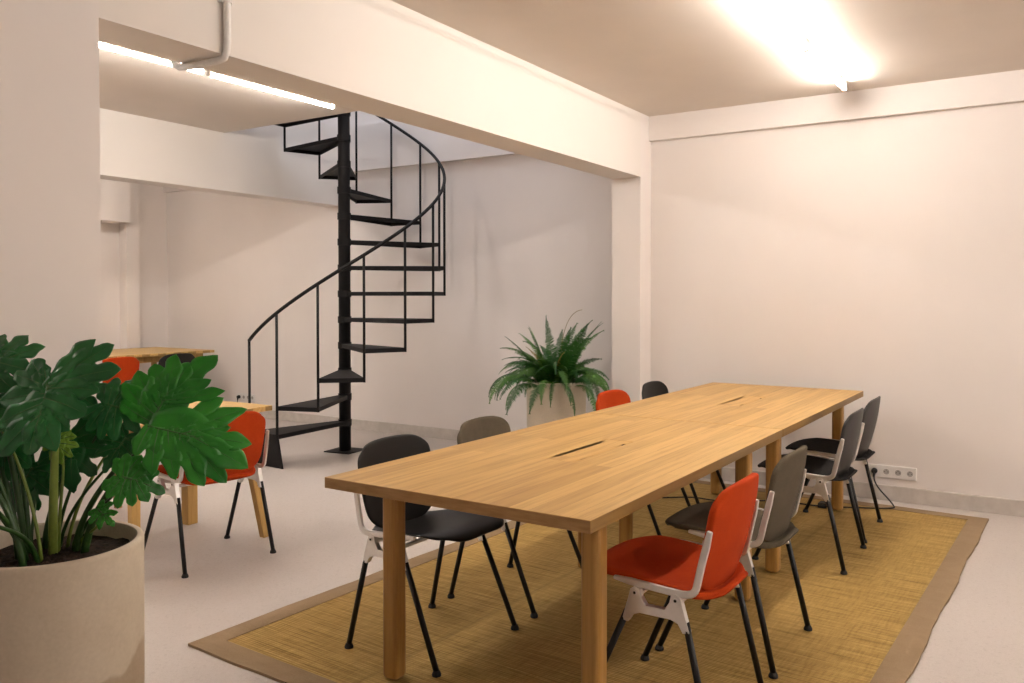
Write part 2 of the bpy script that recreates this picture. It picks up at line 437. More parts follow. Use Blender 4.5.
def shell(name, bm, mat, parent, th):
    o = obj(name, bm, mat, parent, smooth=True)
    s = o.modifiers.new('thick', 'SOLIDIFY'); s.thickness = th; s.offset = 0
    b = o.modifiers.new('round', 'SUBSURF'); b.levels = 1; b.render_levels = 1
    return o
_mesh = {}
def make_chair(label, seat_mat, back_mat, th, group):
    t = thing('side_chair', label, 'chair', (0,0,0), 0, group)
    shell('seat', seat_bm(), M[seat_mat], t, th)
    shell('backrest', back_bm(), M[back_mat], t, th)
    for s in (-1, 1):
        x = s*.2335
        bm = bmesh.new()
        path = [(x,.105,.460),(x,.05,.456),(x,-.05,.450),(x,-.105,.447)]
        path += [tuple(q) for q in cubic((x,-.120,.447),(x,-.150,.449),(x,-.158,.458),(x,-.163,.485), 6)]
        path += [(x-.001*s,-.176,.545),(x-.003*s,-.189,.60),(x-.005*s,-.199,.645)]
        n = len(path)
        bar(bm, path, .013, [.012]+[.022]*(n-2)+[.016], (1,0,0))
        f = obj('side_frame', bm, M['alu'], t, bevel=.004)
        f['label'] = 'polished aluminium side frame'
        # bracket casting: a yoke with a window between two leg sockets
        yc = -.035
        poly = [(.108,.338),(.090,.40),(.080,.437),(.066,.447),(.050,.440),(.045,.418),(.030,.395),(-.030,.395),(-.045,.418),(-.050,.440),(-.066,.447),(-.080,.437),(-.090,.40),(-.108,.338),(-.088,.334),(-.072,.360),(-.05,.368),(.05,.368),(.072,.360),(.088,.334)]
        bm = bmesh.new(); fv = []
        for xx in (x-.011, x+.011):
            V = [bm.verts.new((xx, yc+a, b)) for a, b in poly]; fv.append(V)
            cl = bm.verts.new((xx, yc+.074, .385)); cr = bm.verts.new((xx, yc-.074, .385))
            lp = [0,1,2,3,4,5,6,17,18,19]; rp = [7,8,9,10,11,12,13,14,15,16]
            for cc, lst in ((cl, lp), (cr, rp)):
                for u in range(10): bm.faces.new((cc, V[lst[u]], V[lst[(u+1) % 10]]))
            bm.faces.new((V[6], V[7], V[16], V[17]))
        for u in range(len(poly)): bm.faces.new((fv[0][u], fv[0][(u+1) % len(poly)], fv[1][(u+1) % len(poly)], fv[1][u]))
        for q in (-.065, .065): tube(bm, [(x-.014, yc+q, .428), (x+.014, yc+q, .428)], .008, 10)
        b = obj('bracket', bm, M['alu'], f, bevel=.002)
        for q in (-.065, .065):
            bm = bmesh.new(); tube(bm, [(x+s*.0142-.0005, yc+q, .428), (x+s*.0142+.0005, yc+q, .428)], .0045, 10)
            obj('screw', bm, M['glide'], f)
        for q in (-1, 1):
            top = Vector((x, yc+q*.094, .366)); foot = Vector((s*.247, q*.212, .012))
            bm = bmesh.new(); tube(bm, [top, foot], .0105, 12)
            l = obj('leg', bm, M['black_metal'], t, smooth=True); l['label'] = 'black tubular leg'
            bm = bmesh.new(); tube(bm, [(foot.x, foot.y, .0), (foot.x, foot.y, .007), (foot.x, foot.y, .018)], [.0165,.0165,.011], 12)
            obj('foot_glide', bm, M['glide'], l)
    for y in (.03, -.10):
        bm = bmesh.new(); tube(bm, [(-.232,y,.428),(-.2,y,.415),(.2,y,.415),(.232,y,.428)], .008, 8)
        obj('cross_bar', bm, M['alu'], t, smooth=True)
    return t
G = 'chairs at the long table'
proto = {}
def chair(kind, x, y, rz, label, group=G, z=RZ):
    spec = {'black': ('black_plastic','black_plastic',.009), 'grey': ('khaki','khaki',.022), 'red': ('red','red',.024), 'charcoal': ('dark_grey','back_grey',.014), 'black_far': ('black_plastic','black_plastic',.009)}[kind]
    if kind not in proto: t = proto[kind] = make_chair(label, *spec, group)
    else: t = copy_tree(proto[kind])
    t.location = (x, y, z); t.rotation_euler = (0, 0, R(rz)); tag(t, label, 'chair', group)
    return t
# left side of the long table, backs towards the stair
chair('black', 2.542, 1.998, 179, 'black plastic chair with bare moulded seat at the near left end of the long table')
chair('grey', 3.18, 2.00, 181, 'grey brown chair on the left of the long table, next to the near black one')
chair('red', 4.53, 2.00, 179, 'orange red chair whose back top shows in front of the potted fern')
chair('black', 5.16, 2.00, 180, 'black chair on the left side of the long table, farthest from the camera')
# right side
chair('red', 2.56, 1.02, 0, 'orange red upholstered chair at the near right end of the long table')
chair('grey', 3.165, 1.01, 0, 'grey brown chair on the right side of the long table, beyond the near orange one')
chair('charcoal', 4.445, 1.03, 0, 'charcoal chair on the right of the long table, just beyond the grey brown one')
chair('charcoal', 5.045, 1.045, 0, 'charcoal chair on the right of the long table, closest to the wall socket')
# rear tables
chair('red', 2.752, 3.64, -6, 'orange red chair at the end of the pale oak table, behind the leafy plant', 'chairs at the rear tables', 0)
chair('red', 4.70, 7.72, 0, 'orange red chair tucked under the farthest table', 'chairs at the rear tables', 0)
chair('black', 5.34, 7.72, 0, 'black chair tucked under the farthest table beside the orange one', 'chairs at the rear tables', 0)

# ------------------------------------------------------------------ long tables
def tabletop(bm, L, W, z0, z1, hole):
    hx0, hx1, hy0, hy1 = hole
    xs = [0, hx0, hx1, L]; ys = [0, hy0, hy1, W]
    V = {}
    def v(i, j, k):
        if (i,j,k) not in V: V[(i,j,k)] = bm.verts.new((xs[i], ys[j], (z0, z1)[k]))
        return V[(i,j,k)]
    for i in range(3):
        for j in range(3):
            if (i, j) == (1, 1): continue
            for k in (0, 1):
                q = [v(i,j,k), v(i+1,j,k), v(i+1,j+1,k), v(i,j+1,k)]
                bm.faces.new(q if k else q[::-1])
    for i in range(3):
        bm.faces.new((v(i,0,0), v(i+1,0,0), v(i+1,0,1), v(i,0,1))); bm.faces.new((v(i+1,3,0), v(i,3,0), v(i,3,1), v(i+1,3,1)))
        bm.faces.new((v(3,i,0), v(3,i+1,0), v(3,i+1,1), v(3,i,1))); bm.faces.new((v(0,i+1,0), v(0,i,0), v(0,i,1), v(0,i+1,1)))
    a, b, c, d = (1,1),(2,1),(2,2),(1,2)
    for p, q in ((a,b),(b,c),(c,d),(d,a)):
        bm.faces.new((v(*q,0), v(*p,0), v(*p,1), v(*q,1)))
def long_table(x, y, rz, label):
    L, W, H, T = 1.850, .991, .74, .036
    t = thing('table', label, 'table', (x, y, 0), rz, 'oak tables joined end to end')
    cx = L/2; hole = (cx-.25, cx+.25, .425, .545)
    bm = bmesh.new(); tabletop(bm, L, W, H-T, H, hole)
    tt = obj('tabletop', bm, M['oak'], t, bevel=.002)
    tt.data.materials.append(M['oak_end'])
    for p in tt.data.polygons:
        if abs(p.normal.x) > .9: p.material_index = 1
    # lid of the cable hatch, with a long slot at the far side and two finger notches at the near side
    x0, x1, y0, y1 = hole[0]+.001, hole[1]-.001, hole[2]+.001, hole[3]-.001
    n = .020
    poly = [(x0,y0)]
    for q in (-.175, .165): poly += [(cx+q-.022,y0),(cx+q-.022,y0+.012),(cx+q+.022,y0+.012),(cx+q+.022,y0)]
    poly += [(x1,y0),(x1,y1),(cx+.2,y1),(cx+.2,y1-n),(cx-.2,y1-n),(cx-.2,y1),(x0,y1)]
    bm = bmesh.new(); prism(bm, poly, 2, H-.02, H-.0004)
    obj('cable_hatch', bm, M['oak_hatch'], t)
    bm = bmesh.new(); box(bm, hole[0]-.02, hole[1]+.02, hole[2]-.02, hole[3]+.02, H-.10, H-T-.0005)
    obj('cable_tray', bm, M['slot'], t)
    bm = bmesh.new(); box(bm, cx-.198, cx+.198, hole[3]-.0205, hole[3]-.0008, H-.03, H-.0015)
    for q in (-.175, .165): box(bm, cx+q-.021, cx+q+.021, hole[2]+.0015, hole[2]+.0125, H-.03, H-.0015)
    obj('brush_strip', bm, M['slot'], t)
    for fx in (.225, L-.225):
        for fy in (.106, W-.106):
            bm = bmesh.new(); h = .0325; box(bm, fx-h, fx+h, fy-h, fy+h, RZ, H-T)
            o = obj('leg', bm, M['oak_leg'], t, bevel=.018, seg=4)
    # rails tying the legs
    for fy in (.106, W-.106):
        bm = bmesh.new(); box(bm, .27, L-.27, fy-.02, fy+.02, H-T-.012, H-T-.0005)
        obj('under_rail', bm, M['oak_leg'], t)
    return t
ta = R(-.4)
long_table(1.972, 1.0227, ta, 'nearer oak table of the long pair, butcher block top with cable hatch')
long_table(1.972+1.8545*math.cos(ta), 1.0227+1.8545*math.sin(ta), ta, 'farther oak table of the long pair, ending near the right wall')

# ------------------------------------------------------------------ rear tables
def splay_table(x, y, rz, L, W, H, label, legs, mid=None):
    """L along local y, W along local x"""
    t = thing('trestle_table', label, 'table', (x, y, 0), rz, 'pale oak tables in the rear')
    bm = bmesh.new(); box(bm, 0, W, 0, L, H-.028, H); obj('tabletop', bm, M['oak_pale'], t, bevel=.003)
    bm = bmesh.new(); 
    for b in ((.08, W-.08, .09, .115), (.08, W-.08, L-.115, L-.09), (.08, .105, .09, L-.09), (W-.105, W-.08, .09, L-.09)): box(bm, *b, H-.095, H-.0285)
    obj('apron', bm, M['oak_pale_leg'], t)
    for (tx, ty, fx, fy) in legs:
        bm = bmesh.new(); bar(bm, [(fx, fy, 0), (tx, ty, H-.03)], .038, [.036, .058], (0,1,0)); 
        # flat feet
        for v in bm.verts:
            if v.co.z < .05: v.co.z = 0
        obj('leg', bm, M['oak_pale_leg'], t, bevel=.004)
    if mid:
        for (mx, my) in mid:
            bm = bmesh.new(); box(bm, mx-.035, mx+.035, my-.03, my+.03, 0, H-.0285); obj('leg', bm, M['oak_pale_leg'], t, bevel=.004)
    return t
splay_table(2.29, 3.57, R(2), 1.42, .86, .74, 'pale oak table beside the left pillar with splayed legs, behind the leafy plant',
            [(.09,.12,.03,.03),(.78,.16,.86,.07),(.78,1.30,.84,1.36),(.09,1.30,.03,1.38)], [(.83,.66),(.09,.66)])
splay_table(4.25, 7.70, 0, 1.05, 1.68, .76, 'farthest pale oak table in the rear room, with orange and black chairs',
            [(.1,.1,.06,.06),(1.47,.1,1.51,.06),(1.58,.95,1.62,.99),(.1,.95,.06,.99)])

# ------------------------------------------------------------------ wall sockets
def socket_plate(loc, label, wall='socket_strip'):
    """faces -x; local y runs along the wall"""
    t = thing('wall_socket', label, 'socket', loc, 0)
    bm = bmesh.new(); box(bm, -.010, 0, -.146, .146, -.042, .042); obj('plate', bm, M['white_plastic'], t, bevel=.004)
    for k in range(4):
        y = .1065 - .071*k
        bm = bmesh.new(); n = 28
        # square insert with a round recess
        lathe(bm, [(.0, .0035), (.0185, .0035), (.0195, .011), (.0215, .0125), (.0225, .0105)], n)
        bmesh.ops.rotate(bm, cent=(0,0,0), matrix=Matrix.Rotation(-PI/2, 3, 'Y'), verts=bm.verts)
        bmesh.ops.translate(bm, vec=(0, y, 0), verts=bm.verts)
        o = obj('socket_ring', bm, M['white_plastic'], t, smooth=True)
        bm = bmesh.new()
        tube(bm, [(-.0101, y, 0), (-.0106, y, 0)], .0185, 24)
        q = obj('socket_recess', bm, M['socket_hole'], o)
        bm = bmesh.new()
        for dy, dz, r in ((-.0095,0,.0028),(.0095,0,.0028),(0,.011,.0026)): tube(bm, [(-.0104, y+dy, dz), (-.0112, y+dy, dz)], r, 8)
        obj('pin_hole', bm, M['slot'], o)
    return t
socket_plate((XR, .862, .190), 'white four-gang wall socket strip above the skirting of the right wall')
socket_plate((XS, 7.58, .215), 'white four-gang wall socket strip on the wall left of the staircase')

def plug_and_cord(name, label, y, x, z, cord, brick=None):
    t = thing(name, label, 'power cord', (0,0,0))
    bm = bmesh.new(); tube(bm, [(x-.011, y, z), (x-.03, y, z), (x-.042, y, z)], [.0185,.0185,.013], 16); tube(bm, [(x-.034,y,z),(x-.036,y,z-.02),(x-.038,y,z-.038)], [.009,.008,.005], 10)
    obj('plug', bm, M['glide'], t, smooth=False)
    bm = bmesh.new()
    pts = []
    for a, b, c, d in cord: pts += cubic(a, b, c, d, 12)[(1 if pts else 0):]
    tube(bm, pts, .0045, 8); obj('cord', bm, M['glide'], t, smooth=True)
    if brick:
        bm = bmesh.new(); box(bm, *brick); obj('power_brick', bm, M['glide'], t, bevel=.005)
    return t
zz = RZ+.009
plug_and_cord('power_cord', 'black power cord from the right wall socket running under the long table', .862+.1065, XR, .19,
    [((XR-.038,.9685,.155),(XR-.035,.965,.08),(5.86,.87,.04),(5.71,.815,.016)),
     ((5.71,.815,.016),(5.66,.80,.018),(5.60,.86,zz),(5.55,.98,zz)),
     ((5.55,.98,zz),(5.5,1.08,zz),(5.50,1.10,zz),(5.46,1.20,zz)),
     ((5.46,1.20,zz),(5.42,1.30,zz),(5.5,1.42,zz),(5.40,1.55,zz)),
     ((5.40,1.55,zz),(5.30,1.68,zz),(5.22,1.75,zz),(5.24,1.88,zz)),
     ((5.24,1.88,zz),(5.26,2.0,zz),(5.18,2.05,zz),(5.12,2.13,zz))], (5.44,5.52,1.17,1.22,RZ,RZ+.03))
plug_and_cord('power_cord', 'short black plug and cord in the socket left of the staircase', 7.58+.1065, XS, .215,
    [((XS-.038,7.6865,.18),(XS-.04,7.68,.1),(6.15,7.64,.012),(6.05,7.75,.006)),((6.05,7.75,.006),(5.95,7.86,.006),(5.9,7.95,.006),(5.8,8.0,.006))])

# ------------------------------------------------------------------ spiral staircase
def spiral():
    px, py, RR, rise, step = 5.31, 5.15, .862, .2235, 23.2
    t = thing('spiral_staircase', 'black steel spiral staircase rising through the opening in the ceiling', 'staircase', (px, py, 0))
    bm = bmesh.new(); tube(bm, [(0,0,.006),(0,0,5.0)], .051, 24); obj('centre_pole', bm, M['steel'], t, smooth=True)
    bm = bmesh.new(); box(bm, -.13,.13,-.13,.13,0,.008)
    bmesh.ops.rotate(bm, cent=(0,0,0), matrix=Matrix.Rotation(R(8), 3, 'Z'), verts=bm.verts); obj('base_plate', bm, M['steel'], t)
    th0 = 224.1 - 13.4
    def ang(k): return R(th0 + step*(k-2))
    def P(k, r, z): return Vector((r*math.cos(ang(k)), r*math.sin(ang(k)), z))
    N = 16; z0 = .042
    for s in range(1, N+1):
        z = s*rise + z0
        a0, a1 = ang(s-1), ang(s); am = (a0+a1)/2
        # sheet tread with folded edges
        def ring(dz):
            u = Vector((-math.sin(am), math.cos(am), 0)); c = Vector((math.cos(am), math.sin(am), 0))
            return [c*.045-u*.045+Vector((0,0,dz)), P(s-1, RR, dz), P(s, RR, dz), c*.045+u*.045+Vector((0,0,dz))]
        o_ = ring(z); i_ = [v*.985 for v in ring(0)]
        bm = bmesh.new()
        top = [bm.verts.new(v) for v in o_]
        bm.faces.new(top)
        lowo = [bm.verts.new(Vector((v.x, v.y, z-.034))) for v in o_]
        for k in range(4): bm.faces.new((top[k], lowo[k], lowo[(k+1)%4], top[(k+1)%4]))
        cen = sum(o_, Vector())/4
        inn = [Vector((cen.x+(v.x-cen.x)*.975, cen.y+(v.y-cen.y)*.965, z-.034)) for v in o_]
        lowi = [bm.verts.new(v) for v in inn]; topi = [bm.verts.new((v.x, v.y, z-.004)) for v in inn]
        for k in range(4):
            bm.faces.new((lowo[k], lowi[k], lowi[(k+1)%4], lowo[(k+1)%4]))
            bm.faces.new((lowi[k], topi[k], topi[(k+1)%4], lowi[(k+1)%4]))
        bm.faces.new(topi)
        tr = obj('tread', bm, M['steel'], t)
        bm = bmesh.new(); tube(bm, [(0,0,z-.045),(0,0,z+.012)], .058, 24); obj('collar', bm, M['steel'], tr, smooth=False)
    # balusters: each one ties the front corner of one tread to the back corner of the next and carries the handrail
    for k in range(0, N+1):
        zb = .0 if k == 0 else k*rise+z0-.034
        zt = k*rise + z0 + .945
        bm = bmesh.new(); q = P(k, RR+.004, 0)
        rr = .0108
        tube(bm, [(q.x,q.y,zb),(q.x,q.y,zt)], rr, 10); obj('baluster', bm, M['steel'], t, smooth=True)
    bm = bmesh.new(); pts = []
    n = N*6
    for i in range(n+1):
        k = i/6; pts.append(P(k, RR+.004, k*rise+z0+.948))
    tube(bm, pts, .014, 10); obj('handrail', bm, M['steel'], t, smooth=True)
    # closed panel under the first tread
    a, b = P(0, RR-.02, 0), P(1, RR-.02, 0)
    w = (b-a).normalized(); nrm = Vector((w.y, -w.x, 0))
    A = [a + w*.03, b - w*.005, b + w*.012 , a + w*.0]
    bm = bmesh.new()
    lo0, lo1, hi1, hi0 = a+w*.05, b+w*.035, b-w*.02, a+w*.02
    vs = []
    for off in (0, -.012):
        for p_, z_ in ((lo0,0),(lo1,0),(hi1,rise+z0-.034),(hi0,rise+z0-.034)):
            vs.append(bm.verts.new((p_.x+nrm.x*off, p_.y+nrm.y*off, z_)))
    for f in ((0,1,2,3),(7,6,5,4),(0,4,5,1),(1,5,6,2),(2,6,7,3),(3,7,4,0)): bm.faces.new([vs[i] for i in f])
    obj('riser_panel', bm, M['steel'], t)
spiral()

# ------------------------------------------------------------------ pots
def pot(t, r, h, mat, taper=.93):
    bm = bmesh.new()
    lathe(bm, [(0,.0),(r*taper-.01,0),(r*taper,.008),(r*(taper*.4+.6),h*.45),(r,h-.012),(r-.003,h-.003),(r-.009,h),(r-.017,h-.002),(r-.020,h-.01),(r-.022,h-.07),(0,h-.07)], 72)
    p = obj('pot', bm, mat, t, smooth=True)
    m = p.modifiers.new('b', 'EDGE_SPLIT'); m.split_angle = R(50)
    bm = bmesh.new(); rnd = random.Random(3); rings = []
    for i in range(9):
        rr = (r-.0225)*i/8
        n = 1 if i == 0 else 40
        rings.append([bm.verts.new((rr*math.cos(2*PI*k/n), rr*math.sin(2*PI*k/n), h-.042+rnd.uniform(-.006,.006)+.012*(1-i/8))) for k in range(n)])
    for k in range(40): bm.faces.new((rings[0][0], rings[1][k], rings[1][(k+1)%40]))
    for a, b in zip(rings[1:], rings[2:]):
        for k in range(40): bm.faces.new((a[k], b[k], b[(k+1)%40], a[(k+1)%40]))
    obj('soil', bm, M['soil'], t, smooth=True)

# ------------------------------------------------------------------ fern
def fern():
    cx, cy, h = 5.56, 3.18, .70
    t = thing('potted_fern', 'bushy green fern in a tall round stone pot beside the wall pillar', 'potted plant', (cx, cy, 0))
    pot(t, .228, h, M['pot2'], .97)
    rnd = random.Random(11)
    N = 98
    for i in range(N):
        az = 2*PI*i/N*5.0 + rnd.uniform(-.25,.25)
        kind = (0,4,2,1,4,3,0,4,2)[i % 9]
        e0 = {0: 84, 1: 74, 2: 58, 3: 40, 4: 80}[kind] + rnd.uniform(-9,9)
        e1 = {0: rnd.uniform(-45,45), 1: -55, 2: -78, 3: -84, 4: rnd.uniform(-60,40)}[kind] + rnd.uniform(-14,14)
        L = {0: .58, 1: .52, 2: .48, 3: .44, 4: .42}[kind]*rnd.uniform(.78,1.08)
        n = 26; ok = False
        for attempt in range(8):
            rb = rnd.uniform(.02,.12) if kind in (0, 1, 4) else rnd.uniform(.15,.19)
            p = Vector((math.cos(az)*rb, math.sin(az)*rb, h-.04)); pts = [p.copy()]
            az2 = az; dr = rnd.uniform(-.045, .045)
            for s in range(n):
                f = (s+.5)/n; e = R(e0 + (e1-e0)*f**.9)
                az2 += rnd.uniform(-.03,.03) + dr*f
                p = p + Vector((math.cos(az2)*math.cos(e), math.sin(az2)*math.cos(e), math.sin(e)))*(L/n)
                pts.append(p.copy())
            # keep clear of the pillar, of the wall behind and of the pot's side
            ok = not any(q.x+cx > 6.19 or (q.x+cx > 5.68 and q.y+cy < 2.87) or (math.hypot(q.x, q.y) < .24 and q.z < h-.05) for q in pts)
            if ok: break
            az += rnd.uniform(.5, 2.5); e0 = min(88, e0+5); L *= .97
        if not ok: continue
        bm = bmesh.new()
        tube(bm, pts, [.0026*(1-.7*k/n)+.0004 for k in range(n+1)], 5)
        mfac = .050*rnd.uniform(.85,1.15)
        sub = 2; rl = rnd.uniform(-1.0, 1.0)
        for k in range(3, n*sub+1):
            f = k/(n*sub); j = min(int(f*n), n-1); fr = f*n-j
            q = pts[j].lerp(pts[j+1], fr); tg = (pts[j+1]-pts[j]).normalized()
            side = tg.cross(Vector((0,0,1)))
            if side.length < .05: side = Vector((-math.sin(az), math.cos(az), 0))
            side.normalize(); up = side.cross(tg); side, up = (side*math.cos(rl)+up*math.sin(rl)), (up*math.cos(rl)-side*math.sin(rl))
            ln = mfac*math.sin(PI*min(1, (f*.93+.07))**.75)**.8 if f < 1 else .01
            ln = max(ln*(1+.12*math.sin(k*.9+i)), .006)
            wd = L/(n*sub)*.50
            for sg in (-1, 1):
                d = (side*sg + tg*.28 - up*.18 + Vector((rnd.uniform(-.12,.12),rnd.uniform(-.12,.12),rnd.uniform(-.15,.1)))).normalized()
                a = bm.verts.new(q - tg*wd*.8); b = bm.verts.new(q + tg*wd*.8)
                c1 = bm.verts.new(q + d*ln*.6 + tg*wd*.8); c0 = bm.verts.new(q + d*ln*.55 - tg*wd*.75)
                e_ = bm.verts.new(q + d*ln + tg*wd*.3 - Vector((0,0,ln*.12)))
                bm.faces.new((a, b, c1, c0)); bm.faces.new((c0, c1, e_))
        mt = 'fern' if rnd.random() < .72 else 'fern_light'
        if i in (7, 31): mt = 'fern_dry'
        o = obj('frond', bm, M[mt], t)
    # one long bare runner curling up to the right
    bm = bmesh.new(); tube(bm, cubic((.03,-.02,h-.04),(.0,-.02,h+.3),(.0,-.08,h+.53),(.10,-.17,h+.54), 16), .0022, 5)
    obj('runner', bm, M['fern_dry'], t)
fern()

# ------------------------------------------------------------------ big leafy plant in the foreground
CAMYAW = R(32.801)
FW = Vector((math.cos(CAMYAW), math.sin(CAMYAW), 0)); RT = Vector((math.sin(CAMYAW), -math.cos(CAMYAW), 0)); UP = Vector((0,0,1))
def leaf_blade(lobes, axis=-90, cup=.05, droop=.25, seed=0):
    """pinnately lobed blade in local x,y with relief in z. lobes: (angle, length, half width) of the tips about the petiole joint;
    the midrib runs along axis and each lobe grows from its own place on the midrib"""
    rnd = random.Random(seed)
    ad = Vector((math.cos(R(axis)), math.sin(R(axis)), 0)); an = Vector((-ad.y, ad.x, 0))
    L = max(l for a, l, w in lobes)
    ml = max([l for a, l, w in lobes if abs((a-axis+180) % 360-180) < 22] or [L*.9])*.8
    def relief(p):
        r = math.hypot(p.x, p.y)/L
        return -droop*L*r**2.1 + cup*L*math.sin(min(1, r)*PI)*.6
    bm = bmesh.new(); bv = bmesh.new()
    def strip(cen, half, lift=0, fold=.16, wav=.0):
        n = len(cen); rows = []; ph = rnd.uniform(0, 6)
        for k in range(n):
            t = (cen[min(k+1, n-1)] - cen[max(k-1, 0)]).normalized(); nn = Vector((-t.y, t.x, 0)); row = []
            for v in (-1, -.66, -.33, 0, .33, .66, 1):
                hw = half[k][0] if v < 0 else half[k][1]
                q = cen[k] + nn*(hw*v)
                z = relief(q) + lift + fold*hw*abs(v)**1.2 - .07*hw*v*v + wav*abs(v)*math.sin(ph+k*1.1+v)
                row.append(bm.verts.new((q.x, q.y, z)))
            rows.append(row)
        for r0, r1 in zip(rows, rows[1:]):
            for i in range(6): bm.faces.new((r0[i], r0[i+1], r1[i+1], r1[i]))
    for ii, (a, l, w) in enumerate(lobes):
        tip = Vector((l*math.cos(R(a)), l*math.sin(R(a)), 0))
        s0 = max(0, min(.62*ml, .42*tip.dot(ad)))
        p0 = ad*s0 + (tip-ad*s0).normalized()*(-.004)
        d = tip-p0; ln = d.length
        c = p0 + d*.45 + ad*(-.06*ln)
        n = 18; cen = []; half = []
        f1, f2 = rnd.uniform(0, 6), rnd.uniform(0, 6); nt = rnd.uniform(1.6, 2.6)
        for k in range(n+1):
            t = k/n
            cen.append(p0*(1-t)**2 + c*2*t*(1-t) + tip*t*t)
            g = .62+.38*min(1, t/.5)**1.5 if t < .58 else 1
            e = 1 if t < .62 else max(0, 1-((t-.62)/.38)**2.3)**.75
            hw = w*g*e
            tooth = lambda f: 1 + .20*math.sin(f+2*PI*nt*t)*(max(0, min(1, (t-.3)*3)))
            half.append((hw*tooth(f1)+.0003, hw*tooth(f2)+.0003))
        strip(cen, half, lift=.0006*(ii % 5), wav=.0018)
        pts = [Vector((q.x, q.y, relief(q)+.0006*(ii % 5)+.0008)) for q in cen[:-2]]
        tube(bv, pts, [.0016*(1-.75*k/len(pts)) for k in range(len(pts))], 5)
    cen = [ad*(ml*.86*k/14 - .006) for k in range(15)]
    half = [(.27*L*math.sin(PI*min(1, (k+2.2)/16.5))**.8, .27*L*math.sin(PI*min(1, (k+2.2)/16.5))**.8) for k in range(15)]
    strip(cen, half, lift=.001, fold=.10)
    pts = [Vector((q.x, q.y, relief(q)+.0022)) for q in cen]
    tube(bv, pts, [.0026*(1-.75*k/15) for k in range(15)], 6)
    return bm, bv
def place(v, org, ex, ey, ez): return org + ex*v.x + ey*v.y + ez*v.z
POT = Vector((1.168, 2.180, 0)); PH = .70
def build_leaf(t, org, lobes, tilt, turn=0, base=(0,0), mat='leaf', pmat='petiole', seed=0, pr=.0065, cup=.05, droop=.25, bend=.5, spread=.12, roll=0, axis=-90):
    """org world position of the petiole joint; tilt: how far the blade leans back from facing the camera; turn: swings it left/right"""
    org = Vector(org) - POT
    q = Matrix.Rotation(R(turn), 3, 'Z')
    ex = q @ RT; nb = q @ (-FW)
    ey = (UP*math.cos(R(tilt)) + (-nb)*math.sin(R(tilt))).normalized(); ez = ex.cross(ey)
    if roll:
        rm = Matrix.Rotation(R(roll), 3, ez); ex = rm @ ex; ey = rm @ ey
    bm, bv = leaf_blade(lobes, axis, cup, droop, seed)
    for b in (bm, bv):
        for v in b.verts: v.co = place(v.co, org, ex, ey, ez)
    lf = obj('leaf', bm, M[mat], t, smooth=True)
    s = lf.modifiers.new('thick', 'SOLIDIFY'); s.thickness = .0012
    obj('vein', bv, M['vein'], lf, smooth=True)
    b0 = Vector((base[0], base[1], PH-.04))
    d = org-b0
    p1 = b0 + Vector((d.x*spread, d.y*spread, d.z*bend)); p2 = org - ez*.05 - Vector((0,0,.05)) - Vector((d.x,d.y,0))*.15
    pts = cubic(b0, p1, p2, org - ez*.001, 18)
    bm = bmesh.new(); tube(bm, pts, [pr*(1.25-.6*i/18) for i in range(19)], 8)
    obj('petiole', bm, M[pmat], lf, smooth=True)
    return lf
def px(lst, depth, tilt=0):
    """lobe tips from (angle, length in 1/4.27 photo pixels) at a distance in metres"""
    k = depth/836/4.27; out = []
    for a, l, w in lst:
        x = l*math.cos(R(a))*k; y = l*math.sin(R(a))*k/math.cos(R(tilt))
        out.append((math.degrees(math.atan2(y, x)), math.hypot(x, y), w*k*1.22))
    return out
def gen(size, n=9, w=.17, seed=0, gap=40, axis=-90):
    """generic deeply lobed blade: n lobes around, open at the petiole side (opposite axis)"""
    rnd = random.Random(seed); out = []
    for i in range(n):
        a = axis + (i-(n-1)/2)*(360-gap)/n
        f = 1-.42*abs(i-(n-1)/2)/((n-1)/2)
        out.append((a+rnd.uniform(-4,4), size*f*rnd.uniform(.9,1.05), size*w))
    return out
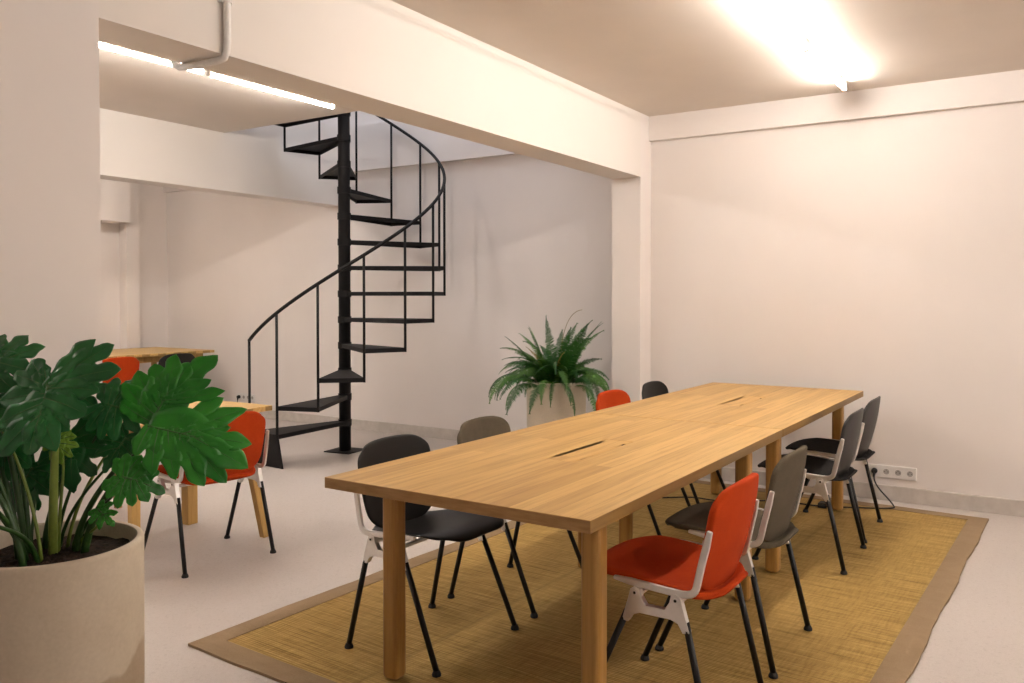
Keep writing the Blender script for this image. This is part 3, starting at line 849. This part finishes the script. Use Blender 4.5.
def big_plant():
    t = thing('potted_philodendron', 'large glossy split-leaf plant in a round sand-coloured pot beside the left pillar', 'potted plant', POT)
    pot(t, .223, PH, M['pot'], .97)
    A = [(40,300,42),(56,255,36),(17,305,40),(-2,230,36),(-27,225,40),(-50,215,34),(-68,262,42),(-94,262,44),(-121,305,46),(-141,245,38),(-165,215,38),(163,188,36),(135,165,34),(117,115,20)]
    build_leaf(t, (1.106,2.068,1.111), px(A, 2.06, 25), 25, -6, (.0,-.01), 'leaf', 'petiole_pale', 1, .010, .03, .10)
    B = [(22,312,28),(11,398,32),(-1,330,30),(-9,425,34),(-21,440,44),(-33,390,44),(-43,330,40),(-58,240,32),(-80,190,30),(-110,120,28)]
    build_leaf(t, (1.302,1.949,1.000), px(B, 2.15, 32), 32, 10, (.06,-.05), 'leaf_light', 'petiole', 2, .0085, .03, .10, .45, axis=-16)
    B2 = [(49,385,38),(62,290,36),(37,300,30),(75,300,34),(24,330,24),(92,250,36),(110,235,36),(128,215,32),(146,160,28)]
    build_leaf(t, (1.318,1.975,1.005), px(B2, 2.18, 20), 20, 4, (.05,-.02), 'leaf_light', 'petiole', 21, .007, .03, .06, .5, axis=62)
    def ray(u, v, d):
        # a point d metres ahead of the photograph's viewpoint
        return Vector((0,0,1.3335)) + FW*d + RT*((u-512)/836*d) + UP*(-(v-297.6)/836*d)
    spec = [
     # u, v, depth, size, axis, tilt, turn, n, mat, base, seed
     (-22,372,2.16,.15,  35, 35,-10, 9,'leaf',(-.05,.03), 3),
     (-18,398,2.14,.12,  -40, 40,-10, 9,'leaf',(-.04,-.03), 4),
     (108,405,2.20,.11, -20, 30, 10, 9,'leaf',(.03,.03), 5),
     (70,392,2.22,.10,   40, 30,  0, 7,'leaf',(.02,.05), 6),
     (70,440,2.22,.13,  -80, 20,  0, 7,'leaf',(.01,.05), 7),
     (58,440,2.16,.060, -80, 25,  0, 7,'leaf_young',(.02,.0), 8),
     (6,430,2.2,.13,  -75, 30, -8, 9,'leaf',(-.03,.05), 9),
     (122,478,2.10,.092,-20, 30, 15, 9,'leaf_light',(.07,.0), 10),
     (124,440,2.20,.085,-120, 30, 10, 7,'leaf',(.05,.05), 11),
     (140,402,2.26,.085,  95, 25, 10, 7,'leaf',(.06,.03), 12),
     (-60,400,2.10,.20,-170, 35,-20, 9,'leaf',(-.08,-.02), 13),
     (-50,352,2.22,.16, 150, 45,-10, 9,'leaf',(-.06,.04), 14),
     (-40,450,2.05,.17,-150, 30,-20, 9,'leaf',(-.09,-.04), 15),
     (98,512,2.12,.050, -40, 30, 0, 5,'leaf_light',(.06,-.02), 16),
     (30,470,2.26,.12, -110, 20, 0, 7,'leaf',(-.02,.06), 17),
    ]
    for (u,v,d,sz,ax,tl,tn,n,mt,bs,sd) in spec:
        build_leaf(t, ray(u,v,d), gen(sz*1.1, n+2, .15, sd, 70, ax), tl, tn, bs, mt, 'petiole' if sd % 4 else 'petiole_pale', sd, .0075 if sz > .12 else .004, .03, .22, .5, axis=ax)
    # cut-back and bare stalks leaning out of the soil
    for a, b in (((-.06,.0),(-.20,-.03,.86)), ((-.05,.03),(-.26,.02,.94)), ((-.05,-.03),(-.19,-.09,.80)), ((.05,-.03),(.11,-.02,.79))):
        bm = bmesh.new(); tube(bm, cubic((*a, PH-.04), (a[0]*1.3, a[1]*1.3, .74), (b[0]*.7, b[1]*.7, b[2]-.03), b, 12), [.007*(1-.4*i/12) for i in range(13)], 8)
        obj('petiole', bm, M['petiole'], t, smooth=True)
big_plant()

# ------------------------------------------------------------------ light from the floor above
def area(name, loc, rot, sx, sy, power, col):
    l = bpy.data.lights.new(name, 'AREA'); l.shape = 'RECTANGLE'; l.size = sx; l.size_y = sy; l.energy = power; l.color = col
    o = bpy.data.objects.new(name, l); C.objects.link(o); o.location = loc; o.rotation_euler = rot; return o
area('upstairs_daylight', (5.4, 4.8, 5.1), (0,0,0), 1.2, 2.2, 24, (.80,.87,1.0))

w = bpy.data.worlds.new('world'); bpy.context.scene.world = w; w.use_nodes = True
w.node_tree.nodes['Background'].inputs[0].default_value = (.9,.85,.8,1); w.node_tree.nodes['Background'].inputs[1].default_value = .02

# ------------------------------------------------------------------ camera
cd = bpy.data.cameras.new('camera'); cam = bpy.data.objects.new('camera', cd); C.objects.link(cam)
cd.sensor_width = 36; cd.sensor_fit = 'HORIZONTAL'; cd.lens = 836.33*36/1024; cd.shift_y = -26.39/1024; cd.clip_start = .05
cam.location = (0, 0, 1.3335); cam.rotation_euler = (R(90-1.2011), 0, R(32.801-90))
sc = bpy.context.scene; sc.camera = cam
sc.view_settings.view_transform = 'Standard'; sc.view_settings.look = 'None'; sc.view_settings.exposure = .93; sc.view_settings.gamma = 1
sc.view_settings.use_curve_mapping = False
